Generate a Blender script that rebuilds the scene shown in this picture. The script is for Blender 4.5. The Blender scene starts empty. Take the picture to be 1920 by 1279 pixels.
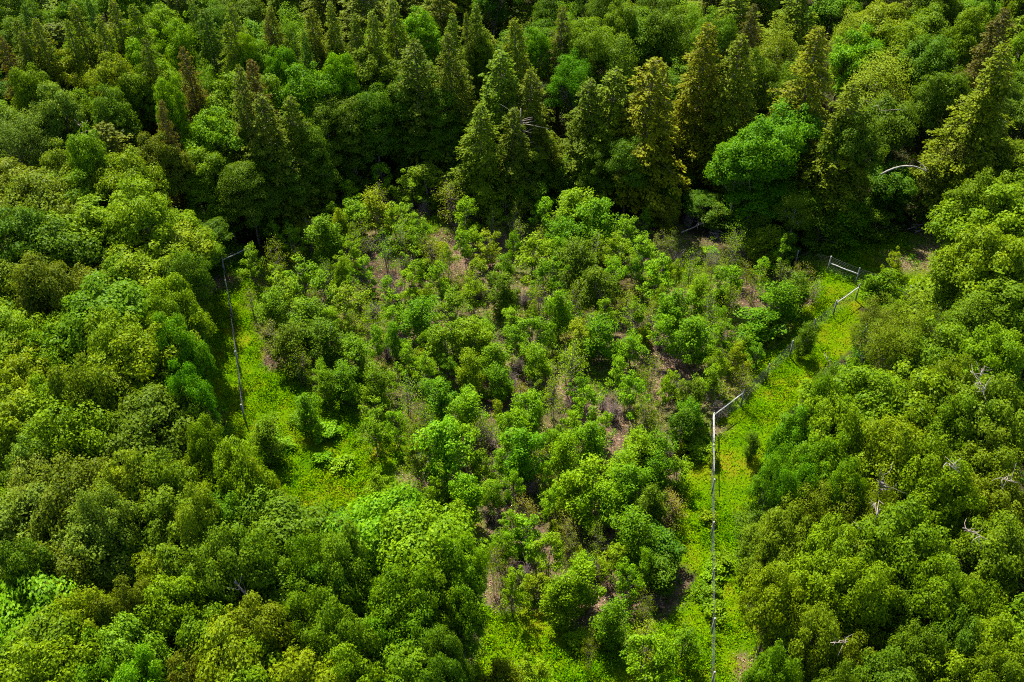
import bpy, math, random
import numpy as np
from math import radians, sin, cos, pi
# ------------------------------------------------------------------ camera, sky, sun, exposure
S = bpy.context.scene
C = S.collection
PITCH, FPX, CAMH = radians(42), 2000.0, 84.0
cam = bpy.data.cameras.new('camera'); cam.sensor_width = 36; cam.lens = 36 * FPX / 1920
cam.clip_start = 1; cam.clip_end = 6000
co = bpy.data.objects.new('camera', cam); C.objects.link(co)
co.location = (0, 0, CAMH); co.rotation_euler = (radians(90) - PITCH, 0, 0)
S.camera = co
SUN_EL, SUN_AZ = radians(57), math.atan2(-0.40, 0.90)      # azimuth measured from +Y towards +X
sdir = np.array([sin(SUN_AZ) * cos(SUN_EL), cos(SUN_AZ) * cos(SUN_EL), sin(SUN_EL)])
W = bpy.data.worlds.new('World'); S.world = W; W.use_nodes = True
wn = W.node_tree; bg = wn.nodes['Background']
sky = wn.nodes.new('ShaderNodeTexSky'); sky.sky_type = 'NISHITA'; sky.sun_disc = False
sky.sun_elevation = SUN_EL; sky.sun_rotation = SUN_AZ
wn.links.new(sky.outputs[0], bg.inputs[0]); bg.inputs[1].default_value = 0.092
sl = bpy.data.lights.new('sun', 'SUN'); sl.energy = 4.9; sl.angle = radians(0.5); sl.color = (1, .94, .82)
so = bpy.data.objects.new('sun', sl); C.objects.link(so)
from mathutils import Vector
so.rotation_euler = Vector(sdir).to_track_quat('Z', 'Y').to_euler()
S.view_settings.view_transform = 'Standard'; S.view_settings.look = 'None'
S.view_settings.exposure = 1.7; S.view_settings.gamma = 1
S.cycles.use_denoising = False; S.cycles.filter_width = 1.1; S.cycles.max_bounces = 6; S.cycles.diffuse_bounces = 3; S.cycles.transmission_bounces = 4
S.cycles.glossy_bounces = 2

# ------------------------------------------------------------------ helpers
def tz(x, y):
    return (0.7 * np.sin(x / 31.0 + 1) * np.cos(y / 37.0) + 0.35 * np.sin(x / 11.0 + y / 17.0) + 0.12 * np.sin(x / 3.1) * np.sin(y / 2.7 + x / 5.0))
def ray(px, py):
    u, v = (px - 960) / FPX, (639.5 - py) / FPX
    return u, cos(PITCH) + v * sin(PITCH), -sin(PITCH) + v * cos(PITCH)
def gp(px, py, h=0.0):
    """the point of the picture's pixel at height h above the terrain"""
    u, a, b = ray(px, py); z = h
    for _ in range(4):
        t = (z - CAMH) / b; x, y = u * t, a * t
        z = float(tz(x, y)) + h
    return x, y, z
def pix(x, y, z):
    dz = z - CAMH
    f = y * cos(PITCH) - dz * sin(PITCH); up = y * sin(PITCH) + dz * cos(PITCH)
    return 960 + FPX * x / f, 639.5 - FPX * up / f, f
def in_poly(P, x, y):
    r = np.zeros(np.shape(x), bool); n = len(P)
    for i in range(n):
        x1, y1 = P[i][:2]; x2, y2 = P[(i + 1) % n][:2]
        c = ((y1 > y) != (y2 > y)) & (x < (x2 - x1) * (y - y1) / ((y2 - y1) + 1e-12) + x1)
        r ^= c
    return r
def wpoly(L): return [gp(a, b) for a, b in L]
def norm(a): return a / (np.linalg.norm(a, axis=-1, keepdims=True) + 1e-9)

def mesh_np(name, V, F, mat, attr=None, smooth=False):
    """V (n,3), F (m,k) faces of one size; attr: dict name -> float per face"""
    me = bpy.data.meshes.new(name); m, k = F.shape
    me.vertices.add(len(V)); me.vertices.foreach_set('co', V.astype(np.float32).ravel())
    me.loops.add(m * k); me.loops.foreach_set('vertex_index', F.astype(np.int32).ravel())
    me.polygons.add(m); me.polygons.foreach_set('loop_start', np.arange(0, m * k, k, dtype=np.int32))
    try: me.polygons.foreach_set('loop_total', np.full(m, k, dtype=np.int32))
    except Exception: pass
    me.update(calc_edges=True); me.validate()
    for an, av in (attr or {}).items():
        a = me.attributes.new(an, 'FLOAT', 'FACE'); a.data.foreach_set('value', av.astype(np.float32))
    if smooth: me.polygons.foreach_set('use_smooth', np.ones(m, bool))
    me.materials.append(mat)
    return me
def obj(name, me, parent=None, loc=(0, 0, 0)):
    o = bpy.data.objects.new(name, me); C.objects.link(o)
    if parent: o.parent = parent
    o.location = loc
    return o
def tag(o, label=None, cat=None, group=None, kind=None):
    if label: o['label'] = label
    if cat: o['category'] = cat
    if group: o['group'] = group
    if kind: o['kind'] = kind
    return o

class Leaves:
    """collects leaf-sized folded faces"""
    def __init__(s, rng, noise=.34): s.V = []; s.t = []; s.rng = rng; s.noise = noise
    def add(s, c, n, size, aspect=.6, tint=None, along=None, fold=.18):
        m = len(c); r = s.rng
        n = norm(n)
        a = along if along is not None else r.normal(size=(m, 3))
        u = norm(a - (a * n).sum(1, keepdims=True) * n); v = np.cross(n, u)
        sz = size * r.uniform(.6, 1.3, (m, 1)) * .5
        u = u * sz; v = v * sz * aspect; f = n * sz * fold
        s.V.append(np.stack([c - u - f, c - v + f * .6 + u * .15, c + u - f, c + v + f * .6 + u * .15], 1))
        s.t.append(np.clip((tint if tint is not None else 0) + r.normal(0, s.noise, m), -1, 1))
    def mesh(s, name, mat):
        V = np.concatenate(s.V).reshape(-1, 3); t = np.concatenate(s.t)
        return mesh_np(name, V, np.arange(len(V)).reshape(-1, 4), mat, {'tint': t})

class Tubes:
    def __init__(s): s.V = []; s.F = []; s.n = 0
    def add(s, pts, rad, k=6):
        pts = np.asarray(pts, float); m = len(pts); rad = np.broadcast_to(np.asarray(rad, float), (m,))
        d = np.gradient(pts, axis=0); d = norm(d)
        ref = np.array([0, 0, 1.]) if abs(d[0][2]) < .8 else np.array([1., 0, 0])
        a = norm(np.cross(d, ref)); b = np.cross(d, a)
        th = np.arange(k) / k * 2 * pi
        R = pts[:, None] + rad[:, None, None] * (np.cos(th)[None, :, None] * a[:, None] + np.sin(th)[None, :, None] * b[:, None])
        s.V.append(R.reshape(-1, 3))
        i = np.arange(m - 1)[:, None] * k; j = np.arange(k)[None]; j2 = (j + 1) % k
        f = np.stack([i + j, i + j2, i + k + j2, i + k + j], -1).reshape(-1, 4) + s.n
        s.F.append(f); s.n += m * k
        for e, o_ in ((0, 0), (m - 1, (m - 1) * k)):          # close the ends with a small cone fan of quads
            c = len(pts) * 0; s.V.append(pts[e:e + 1]); ci = s.n; s.n += 1
            q = [[s.n - 1 - (m * k if False else 0)] for _ in ()]
            base = ci - (m * k) - (1 if e else 0)
            for t in range(0, k - 1, 2):
                f4 = [base + o_ + t, base + o_ + t + 1, base + o_ + (t + 2) % k, ci]
                s.F.append(np.array([f4 if e else f4[::-1]]))
    def mesh(s, name, mat, smooth=True):
        return mesh_np(name, np.concatenate(s.V), np.concatenate(s.F), mat, smooth=smooth)
def limb(p0, p1, rng, n=6, bend=.12, sag=0.0):
    p0 = np.array(p0, float); p1 = np.array(p1, float); t = np.linspace(0, 1, n)[:, None]
    L = np.linalg.norm(p1 - p0); o = rng.normal(0, bend * L, 3) * [1, 1, .5]
    return p0 + (p1 - p0) * t + o * (np.sin(pi * t)) * .5 + np.array([0, 0, 1]) * sag * L * np.sin(pi * t)

# ------------------------------------------------------------------ materials
def new_mat(name):
    m = bpy.data.materials.new(name); m.use_nodes = True; nt = m.node_tree
    return m, nt, nt.nodes['Principled BSDF'], nt.nodes['Material Output']
def N(nt, t, **kw):
    n = nt.nodes.new(t)
    for k, v in kw.items(): setattr(n, k, v)
    return n
def leaf_mat(name, trans=.36, rough=.5, spec=.055, hs=.010):
    m, nt, p, out = new_mat(name); L = nt.links
    oi = N(nt, 'ShaderNodeObjectInfo'); at = N(nt, 'ShaderNodeAttribute', attribute_name='tint')
    # every leaf its own tone (old and young leaves), every tree its own hue
    hsv = N(nt, 'ShaderNodeHueSaturation')
    L.new(oi.outputs['Color'], hsv.inputs['Color'])
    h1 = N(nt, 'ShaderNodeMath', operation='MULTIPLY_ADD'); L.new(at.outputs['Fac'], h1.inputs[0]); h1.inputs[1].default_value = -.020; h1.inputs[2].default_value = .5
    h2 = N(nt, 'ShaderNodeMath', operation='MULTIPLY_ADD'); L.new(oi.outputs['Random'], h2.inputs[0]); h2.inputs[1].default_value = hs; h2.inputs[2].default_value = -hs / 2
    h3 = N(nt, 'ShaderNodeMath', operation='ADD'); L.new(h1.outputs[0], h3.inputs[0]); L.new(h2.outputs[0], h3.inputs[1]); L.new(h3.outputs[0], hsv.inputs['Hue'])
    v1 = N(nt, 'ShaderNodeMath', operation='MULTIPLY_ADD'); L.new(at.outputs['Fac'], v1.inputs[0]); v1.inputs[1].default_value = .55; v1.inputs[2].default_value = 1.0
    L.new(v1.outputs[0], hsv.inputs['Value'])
    L.new(hsv.outputs[0], p.inputs['Base Color'])
    p.inputs['Roughness'].default_value = rough; p.inputs['Specular IOR Level'].default_value = spec
    tr = N(nt, 'ShaderNodeBsdfTranslucent'); mc = N(nt, 'ShaderNodeMix', data_type='RGBA', blend_type='MULTIPLY')
    mc.inputs['Factor'].default_value = 1; L.new(hsv.outputs[0], mc.inputs['A']); mc.inputs['B'].default_value = (1.45, 1.3, .3, 1)
    L.new(mc.outputs['Result'], tr.inputs[0])
    ms = N(nt, 'ShaderNodeMixShader'); ms.inputs[0].default_value = trans
    L.new(p.outputs[0], ms.inputs[1]); L.new(tr.outputs[0], ms.inputs[2]); L.new(ms.outputs[0], out.inputs[0])
    return m
def bark_mat(name, c1, c2, scale=6, rough=.85):
    m, nt, p, out = new_mat(name); L = nt.links
    tc = N(nt, 'ShaderNodeTexCoord'); mp = N(nt, 'ShaderNodeMapping'); mp.inputs['Scale'].default_value = (1, 1, .25)
    no = N(nt, 'ShaderNodeTexNoise'); no.inputs['Scale'].default_value = scale; no.inputs['Detail'].default_value = 6
    L.new(tc.outputs['Object'], mp.inputs[0]); L.new(mp.outputs[0], no.inputs[0])
    r = N(nt, 'ShaderNodeValToRGB'); r.color_ramp.elements[0].color = (*c1, 1); r.color_ramp.elements[1].color = (*c2, 1)
    r.color_ramp.elements[0].position = .35; r.color_ramp.elements[1].position = .68
    L.new(no.outputs[0], r.inputs[0]); L.new(r.outputs[0], p.inputs['Base Color']); p.inputs['Roughness'].default_value = rough
    bu = N(nt, 'ShaderNodeBump'); bu.inputs['Strength'].default_value = .5; bu.inputs['Distance'].default_value = .05
    L.new(no.outputs[0], bu.inputs['Height']); L.new(bu.outputs[0], p.inputs['Normal'])
    return m
M_LEAF = leaf_mat('broad_leaves')
M_NEEDLE = leaf_mat('needle_sprays', trans=.36, rough=.6, spec=.06)
M_BARK = bark_mat('grey_brown_bark', (.06, .045, .035), (.2, .165, .13))
M_PALE = bark_mat('pale_bark', (.14, .13, .11), (.36, .33, .29), 4)
M_DEAD = bark_mat('dead_wood', (.12, .09, .075), (.32, .26, .21), 5)
M_TWIG = bark_mat('bare_twigs', (.07, .05, .045), (.24, .18, .16), 3)
M_POST = bark_mat('weathered_timber', (.12, .115, .105), (.36, .35, .33), 5)
M_SILVER = bark_mat('silver_timber', (.17, .17, .16), (.36, .35, .33), 4)
m, nt, p, o_ = new_mat('galvanised_wire'); M_WIRE = m
p.inputs['Base Color'].default_value = (.07, .075, .075, 1); p.inputs['Metallic'].default_value = .2; p.inputs['Roughness'].default_value = .45

# ------------------------------------------------------------------ tree prototypes
def broadleaf_mesh(seed, R=5.0, H=18.0, ch=11.0, lobes=5, puffs=125, per=150, leaf=.31, flat=.55, pr=(.55, 1.45), bark=None, lean=0.0, tall=1.0):
    rng = np.random.default_rng(seed); lv = Leaves(rng); tb = Tubes()
    zc = H - ch / 2
    lob = [(np.array([0, 0, zc + ch * .08]), np.array([R * .68, R * .68, ch * .42]))]
    for i in range(lobes):
        a = 2 * pi * (i + rng.uniform(-.3, .3)) / lobes; q = rng.uniform(.42, .62) * R; s = rng.uniform(.38, .56)
        lob.append((np.array([cos(a) * q, sin(a) * q, zc + ch * rng.uniform(-.22, .18)]), np.array([R * s, R * s, ch * s * .62])))
    w = np.array([l[1][0] * l[1][2] for l in lob]); w = w / w.sum()
    cs = []
    while len(cs) < puffs:
        k = rng.choice(len(lob), p=w); c, e = lob[k]
        d = norm(rng.normal(size=3)); d[2] = d[2] if d[2] > -.35 else -d[2] * .6
        q = c + d * e * rng.uniform(.70, 1.16)
        if any((((q - c2) / e2) ** 2).sum() < .55 for j, (c2, e2) in enumerate(lob) if j != k): continue
        cs.append((q, d))
    P = np.array([c for c, _ in cs])
    for (q, d) in cs:
        r = rng.uniform(*pr); n = int(per * (r / 1.05) ** 1.6)
        g = norm(rng.normal(size=(n, 3))); g[:, 2] = np.abs(g[:, 2]) * rng.choice([1, 1, 1, -.45], n)
        ro = r * rng.uniform(.55, 1.05, (n, 1)) ** .6
        pts = q + g * ro * [1, 1, flat]
        nn = g * .9 + d * .35 + np.array([0, 0, .55]) + rng.normal(0, .42, (n, 3))
        pts += rng.normal(0, .16, (n, 3)); pts[:, 2] -= .10 * ((pts[:, :2] - q[:2]) ** 2).sum(1)
        lv.add(pts, nn, leaf, .68, tint=rng.normal(0, .14) + .05 * d[2])
    # sparse inner leaves
    n = int(puffs * per * .10); g = norm(rng.normal(size=(n, 3))) * rng.uniform(.2, .9, (n, 1))
    lv.add(np.array([0, 0, zc]) + g * [R * .75, R * .75, ch * .45], rng.normal(0, .6, (n, 3)) + [0, 0, .8], leaf, .7, tint=-.1)
    # trunk and limbs
    tr = limb((0, 0, -.4), (lean * H, 0, zc + ch * .2), rng, 9, .03); rr = .26 * H / 18
    tb.add(tr, np.linspace(rr, rr * .3, 9), 8)
    for k, (c, e) in enumerate(lob):
        s = tr[rng.integers(4, 7)]; l = limb(s, c, rng, 6, .12); tb.add(l, np.linspace(rr * .45, rr * .18, 6), 6)
        near = np.argsort(((P - c) ** 2).sum(1))[:9]
        for j in near: tb.add(limb(l[rng.integers(3, 6)], P[j], rng, 4, .12), np.linspace(rr * .16, .025, 4), 4)
    return lv.mesh('crown', M_LEAF), tb.mesh('trunk', bark or M_BARK)

def conifer_mesh(seed, R=4.2, H=24.0, z0=3.0, levels=46, sp=(.105, .31), ragged=.3, n_spray=105, bark=None, droop=.32):
    rng = np.random.default_rng(seed); lv = Leaves(rng); tb = Tubes()
    tb.add(limb((0, 0, -.4), (0, 0, H - .3), rng, 10, .008), np.linspace(.32, .03, 10), 7)
    ph = rng.uniform(0, 9); side = rng.uniform(.75, 1.15, 12)
    nbr = levels * 8; bul = rng.uniform(.72, 1.18, (9, 9))
    for i in range(nbr):
        t = min(.995, (i + rng.uniform(0, 1)) / nbr) ** 1.12; z = z0 + (H - z0) * t
        a = i * 2.39996 + rng.normal(0, .35); prof = (1 - t) ** .76 * (.70 + .30 * min(1, t * 5))
        L = (R * prof + .3) * rng.uniform(1 - ragged, 1.15) * bul[int(a % (2 * pi) / (2 * pi) * 9) % 9, int(t * 9) % 9]
        up = .35 if t > .85 else .08; dv = np.array([cos(a), sin(a), 0]); m = max(8, int(n_spray * (L / R) ** 1.25))
        s = rng.uniform(.12, 1, m) ** .55; sd = np.array([-sin(a), cos(a), 0])
        lat = rng.normal(0, .20, m) * L * (1.15 - s) + rng.normal(0, .15, m); dr = droop * rng.uniform(.5, 1.3)
        pts = np.outer(s * L, dv) + np.outer(lat, sd); pts[:, 2] = z + L * (up * s - dr * s ** 2) - np.abs(lat) * .3 + rng.normal(0, .12, m)
        al = dv + np.outer(np.sign(lat) * rng.uniform(.2, 1.1, m), sd) + np.array([0, 0, -.5]) + rng.normal(0, .3, (m, 3))
        nn = np.array([0, 0, .8]) + dv * .5 + rng.normal(0, .5, (m, 3))
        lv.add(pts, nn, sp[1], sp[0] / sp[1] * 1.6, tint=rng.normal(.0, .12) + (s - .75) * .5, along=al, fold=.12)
        if i % 4 == 0:
            q = np.array([0, .25, .55, .9])[:, None]; bp = q * L * dv; bp = np.hstack([bp[:, :2], z + L * (up * q - dr * q ** 2)])
            tb.add(bp, [.05, .035, .025, .012], 3)
    return lv.mesh('crown', M_NEEDLE), tb.mesh('trunk', bark or M_BARK)

def sapling_mesh(seed, R=1.8, H=7.0, n=1900, leaf=.24, stems=3, z0=1.4, puff=.55, twigs=26):
    rng = np.random.default_rng(seed); lv = Leaves(rng); tb = Tubes(); tips = []
    for s in range(stems):
        a = rng.uniform(0, 2 * pi); top = np.array([cos(a) * R * .3 * (stems > 1), sin(a) * R * .3 * (stems > 1), H * rng.uniform(.72, .96)])
        st = limb((cos(a) * .12, sin(a) * .12, -.2), top, rng, 8, .05); tb.add(st, np.linspace(.055, .015, 8), 5)
        for k in range(twigs // stems):
            t = rng.uniform(.18, .98); b = st[int(t * 7)]; aa = rng.uniform(0, 2 * pi)
            L = R * rng.uniform(.45, 1.0) * (1.05 - abs(t - .5) * 1.1)
            e = b + np.array([cos(aa) * L, sin(aa) * L, L * rng.uniform(.25, .8)])
            tb.add(limb(b, e, rng, 4, .08), np.linspace(.022, .008, 4), 3); tips.append(e); tips.append((b + e * 2) / 3)
        tips.append(top)
    T = np.array(tips); T = T[T[:, 2] > z0]; leaf *= .72; per = int(n * 1.75) // len(T)
    for q in T:
        r = rng.uniform(.35, .75) * puff * 1.5; m = max(6, int(per * rng.uniform(.5, 1.5)))
        g = norm(rng.normal(size=(m, 3))) * rng.uniform(.2, 1, (m, 1)) ** .5
        lv.add(q + g * r * [1, 1, .8], g * .6 + [0, 0, .7] + rng.normal(0, .45, (m, 3)), leaf, .7, tint=rng.normal(0, .15))
    return lv.mesh('crown', M_LEAF), tb.mesh('trunk', M_TWIG)

BROAD = [broadleaf_mesh(11), broadleaf_mesh(12, lobes=6, pr=(.45, 1.25), puffs=155, per=160), broadleaf_mesh(13, lobes=4, ch=12.5),
         broadleaf_mesh(14, lobes=7, pr=(.4, 1.25), puffs=165, per=150, flat=.45), broadleaf_mesh(15, lobes=5, flat=.7, ch=13)]
LAYER = [broadleaf_mesh(21, flat=.26, pr=(1.0, 1.7), puffs=100, per=170, ch=13, lobes=6, leaf=.25), broadleaf_mesh(22, flat=.3, pr=(.9, 1.5), puffs=110, per=160, ch=12.5, lobes=7, leaf=.25),
         broadleaf_mesh(23, flat=.35, pr=(.8, 1.5), puffs=110, per=160, ch=14, lobes=4, leaf=.25)]
AIRY = [broadleaf_mesh(31, R=4, flat=.8, pr=(.6, 1.3), puffs=110, per=130, ch=14, lobes=4, leaf=.2, bark=M_PALE),
        broadleaf_mesh(32, R=4, flat=.9, pr=(.5, 1.2), puffs=120, per=120, ch=13.5, lobes=3, leaf=.2, bark=M_PALE),
        broadleaf_mesh(33, R=4, flat=.7, pr=(.5, 1.3), puffs=105, per=120, ch=15, lobes=5, leaf=.2)]
CON = [conifer_mesh(41), conifer_mesh(42, ragged=.42, droop=.4), conifer_mesh(43, levels=52, ragged=.35), conifer_mesh(44, ragged=.5, levels=40),
       conifer_mesh(45, R=4.4, droop=.25, ragged=.38)]
SAP = [sapling_mesh(51), sapling_mesh(52, stems=1, n=1600), sapling_mesh(53, stems=4, R=2.0, n=2300), sapling_mesh(54, stems=2, n=1800, leaf=.26),
       sapling_mesh(55, stems=3, n=2600, puff=.7), sapling_mesh(56, stems=5, R=2.1, n=2500)]
THIN = [sapling_mesh(61, n=900, leaf=.2, twigs=44, stems=2, puff=.7), sapling_mesh(62, n=700, leaf=.2, twigs=50, stems=4, puff=.8), sapling_mesh(63, n=1000, leaf=.19, twigs=40, stems=3, z0=.6, puff=.8)]
DENSE = [sapling_mesh(71, n=4200, puff=.8, stems=4, z0=.7, leaf=.25, twigs=34), sapling_mesh(72, n=4600, puff=.75, stems=5, z0=.5, leaf=.24, twigs=44), sapling_mesh(73, n=3800, puff=.9, stems=3, z0=.7, leaf=.27, twigs=30)]
def shrub_mesh(seed, n=1500):
    rng = np.random.default_rng(seed); lv = Leaves(rng); tb = Tubes()
    for k in range(26):
        a = rng.uniform(0, 2 * pi); q = rng.uniform(.2, 1.1); e = np.array([cos(a) * q, sin(a) * q, rng.uniform(.5, 1.5) * (1.2 - q * .5)])
        tb.add(limb((cos(a) * .1, sin(a) * .1, -.1), e, rng, 4, .1), np.linspace(.02, .006, 4), 3)
        m = n // 26; g = norm(rng.normal(size=(m, 3))) * rng.uniform(.1, 1, (m, 1)) ** .5
        lv.add(e + g * .42 * [1, 1, .7], g * .5 + [0, 0, .8] + rng.normal(0, .4, (m, 3)), .2, .7, tint=rng.normal(0, .15))
    return lv.mesh('leaves', M_LEAF), tb.mesh('stems', M_TWIG)
SHR = [shrub_mesh(81), shrub_mesh(82), shrub_mesh(83, 1900)]
def bare_mesh(seed, n=60):
    rng = np.random.default_rng(seed); tb = Tubes()
    for k in range(n):
        a = rng.uniform(0, 2 * pi); q = rng.uniform(.1, 1.0); h = rng.uniform(1.0, 2.8) * (1.1 - q * .4)
        b0 = np.array([rng.normal(0, .25), rng.normal(0, .25), -.1]); e = np.array([cos(a) * q, sin(a) * q, h])
        l = limb(b0, e, rng, 5, .1); tb.add(l, np.linspace(.026, .01, 5), 3)
        for j in range(3):
            s = l[rng.integers(2, 5)]; tb.add(limb(s, s + rng.normal(0, .35, 3) * [1, 1, .5] + [0, 0, .35], rng, 3, .1), np.linspace(.013, .006, 3), 3)
    return tb.mesh('stems', M_TWIG)
BARE = [bare_mesh(91), bare_mesh(92, 80), bare_mesh(93, 50)]

# ------------------------------------------------------------------ palette (leaf albedo)
PAL = {
 'y': ('yellow-green', (.114, .182, .002)), 'o': ('olive', (.092, .142, .003)), 'b': ('bright green', (.098, .205, .002)),
 'l': ('light green', (.115, .190, .005)), 'm': ('mid green', (.080, .158, .002)), 'e': ('emerald green', (.066, .165, .002)),
 't': ('cool green', (.078, .150, .004)), 'g': ('grey-green', (.105, .158, .012)), 'd': ('dark green', (.058, .118, .003)),
 'k': ('dark olive', (.080, .115, .004)), 'r': ('brown', (.085, .082, .012)), 'G': ('golden olive', (.122, .158, .003)),
 'Y': ('yellow', (.48, .36, .02)), 's': ('dull tan-green', (.115, .135, .014))}
reg = []       # every plant placed: record used for its label
RNG = random.Random(7)
KINDS = {'B': ('broadleaf_tree', BROAD, 18.0, 5.0), 'L': ('broadleaf_tree', LAYER, 18.0, 5.0), 'A': ('broadleaf_tree', AIRY, 18.0, 4.0),
         'C': ('conifer_tree', CON, 24.0, 4.2), 'S': ('young_tree', SAP, 7.0, 1.9), 'T': ('young_tree', THIN, 7.0, 1.9), 'D': ('young_tree', DENSE, 7.0, 1.9),
         'H': ('shrub', SHR, 1.7, 1.3)}
used = {}
def plant(px, py, wpx, kind, col, h=None, at=None):
    """a plant whose top is seen at the pixel (px, py) and whose crown is about wpx wide there"""
    name, protos, H0, R0 = KINDS[kind]
    if h is None and kind == 'C': h = (15 + .08 * wpx) * RNG.uniform(.94, 1.06)
    if h is None: h = {'B': 17, 'L': 18, 'A': 16, 'C': 21, 'S': 6, 'T': 6, 'D': 6, 'H': 1.6}[kind] * RNG.uniform(.88, 1.12)
    x, y, _ = at if at else gp(px, py, h)
    z = float(tz(x, y)); f = pix(x, y, z + h * .6)[2]
    sr = (wpx * .5 / FPX * f) / R0 * (.92 if kind in 'STD' else 1) * (1.0 if kind not in 'C' else 1.75); sz = h / H0
    k = RNG.randrange(len(protos)); crown, trunk = protos[k]
    root = bpy.data.objects.new(name, None); C.objects.link(root); root.empty_display_size = .5
    root.location = (x, y, z); root.rotation_euler = (RNG.gauss(0, .025), RNG.gauss(0, .025), RNG.uniform(0, 2 * pi)); an = RNG.uniform(.84, 1.2); root.scale = (sr * an, sr / an, sz)
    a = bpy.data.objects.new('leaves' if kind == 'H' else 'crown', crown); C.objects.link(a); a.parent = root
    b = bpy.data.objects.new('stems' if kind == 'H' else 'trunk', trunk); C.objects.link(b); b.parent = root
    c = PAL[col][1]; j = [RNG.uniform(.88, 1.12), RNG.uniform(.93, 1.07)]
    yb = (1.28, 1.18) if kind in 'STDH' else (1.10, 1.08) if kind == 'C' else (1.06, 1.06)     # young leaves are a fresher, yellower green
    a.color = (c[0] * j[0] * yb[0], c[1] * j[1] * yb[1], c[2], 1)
    reg.append(dict(o=root, kind=kind, col=col, px=px, py=py, w=wpx, h=h, x=x, y=y, r=wpx * .5 / FPX * f, name=name))
    return root

# ------------------------------------------------------------------ ground zones, traced on the photograph and laid out on the ground
ENC = [(470, 560), (475, 500), (560, 430), (640, 380), (760, 350), (950, 370), (1150, 400), (1330, 440), (1450, 480), (1540, 545), (1530, 600), (1440, 660),
       (1400, 740), (1330, 800), (1275, 870), (1265, 985), (1225, 1060), (1215, 1190), (1290, 1240), (1160, 1230), (1050, 1170), (940, 1160), (900, 1050), (890, 960),
       (770, 930), (740, 850), (640, 770), (590, 740), (500, 680), (480, 620)]
GRASS = [(385, 470), (480, 455), (500, 520), (480, 640), (560, 700), (760, 800), (900, 950), (960, 1120), (1180, 1180), (1280, 1120), (1260, 880), (1400, 700),
         (1510, 560), (1500, 470), (1640, 440), (1850, 430), (1860, 520), (1650, 570), (1500, 760), (1440, 900), (1400, 1050), (1450, 1330), (860, 1330), (900, 1150),
         (740, 960), (560, 960), (420, 840), (370, 640)]
WENC, WGR = wpoly(ENC), wpoly(GRASS)
rng = np.random.default_rng(3)
def vnoise(x, y, s, seed=0):
    """smooth value noise, numpy"""
    x = x / s + seed * 17.3; y = y / s - seed * 9.1
    xi, yi = np.floor(x), np.floor(y); fx, fy = x - xi, y - yi
    fx = fx * fx * (3 - 2 * fx); fy = fy * fy * (3 - 2 * fy)
    def h(a, b): v = np.sin(a * 127.1 + b * 311.7) * 43758.5453; return v - np.floor(v)
    return (h(xi, yi) * (1 - fx) + h(xi + 1, yi) * fx) * (1 - fy) + (h(xi, yi + 1) * (1 - fx) + h(xi + 1, yi + 1) * fx) * fy
# bare patches of tan litter or soil (picture position, radius in metres)
TAN = [(410, 530, 2.0), (1760, 488, 4), (1690, 490, 2.5), (1770, 430, 3), (700, 462, 4), (1010, 545, 3), (925, 560, 2), (1120, 520, 2), (750, 640, 3), (855, 470, 4), (1250, 650, 5), (1265, 720, 4),
       (1140, 1000, 3), (1150, 1030, 2), (1240, 1110, 2), (1390, 1240, .8), (1395, 1270, .8), (940, 940, 2), (800, 890, 2.5), (915, 850, 2), (1135, 800, 4), (1040, 720, 2.5), (850, 690, 3),
       (1200, 480, 3), (540, 620, 3), (655, 500, 3), (1380, 530, 2), (1120, 1150, 3), (930, 1090, 2), (1350, 810, 1), (1280, 560, 2), (1345, 650, 1.5)]
WT = [(*gp(a, b)[:2], r * .95) for a, b, r in TAN]
def zones(x, y):
    wob = (vnoise(x, y, 3, 1) - .5) * 3; wob2 = (vnoise(x, y, 3, 2) - .5) * 3
    g = in_poly(WGR, x + wob, y + wob2).astype(float); e = in_poly(WENC, x + wob, y + wob2).astype(float)
    t = np.zeros(x.shape)
    for a, b, r in WT: t = np.maximum(t, np.clip(1.6 - np.hypot(x - a + wob * .4, y - b + wob2 * .4) / r, 0, 1))
    lit = np.clip(e * (.68 + .9 * (vnoise(x, y, 3, 3) - .5)), 0, 1)
    grass = np.clip(np.maximum(g, e * .55), 0, 1) * (1 - .85 * t) * np.where(e > .5, np.clip(vnoise(x, y, 4, 5) * 2.4 - .6, 0, 1), 1)
    return grass, np.maximum(t, lit * .8), t
# one ground sheet, fine in the middle and reaching the horizon
xs = np.concatenate([[-3000, -1200, -500, -260], np.arange(-170, 170.1, .8), [260, 500, 1200, 3000]])
ys = np.concatenate([[-1500, -500, -120], np.arange(-10, 290.1, .8), [400, 700, 1500, 4500]])
X, Y = np.meshgrid(xs, ys); Z = tz(X, Y)
V = np.stack([X, Y, Z], -1).reshape(-1, 3); nx = len(xs)
i = (np.arange(len(ys) - 1)[:, None] * nx + np.arange(nx - 1)[None]).ravel()
F = np.stack([i, i + 1, i + nx + 1, i + nx], 1)
m, nt, p, o_ = new_mat('ground_soil'); L = nt.links
ge = N(nt, 'ShaderNodeNewGeometry')
def noise(scale, detail=5, rough=.6):
    n = N(nt, 'ShaderNodeTexNoise'); n.inputs['Scale'].default_value = scale; n.inputs['Detail'].default_value = detail; n.inputs['Roughness'].default_value = rough
    L.new(ge.outputs['Position'], n.inputs[0]); return n
def ramp(src, els):
    r = N(nt, 'ShaderNodeValToRGB'); L.new(src, r.inputs[0])
    while len(r.color_ramp.elements) < len(els): r.color_ramp.elements.new(.5)
    for e, (pp, c) in zip(r.color_ramp.elements, els): e.position = pp; e.color = (*c, 1)
    return r
def mix(fac, a, b):
    x_ = N(nt, 'ShaderNodeMix', data_type='RGBA'); L.new(fac, x_.inputs['Factor']); L.new(a, x_.inputs['A']); L.new(b, x_.inputs['B']); return x_.outputs['Result']
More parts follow.
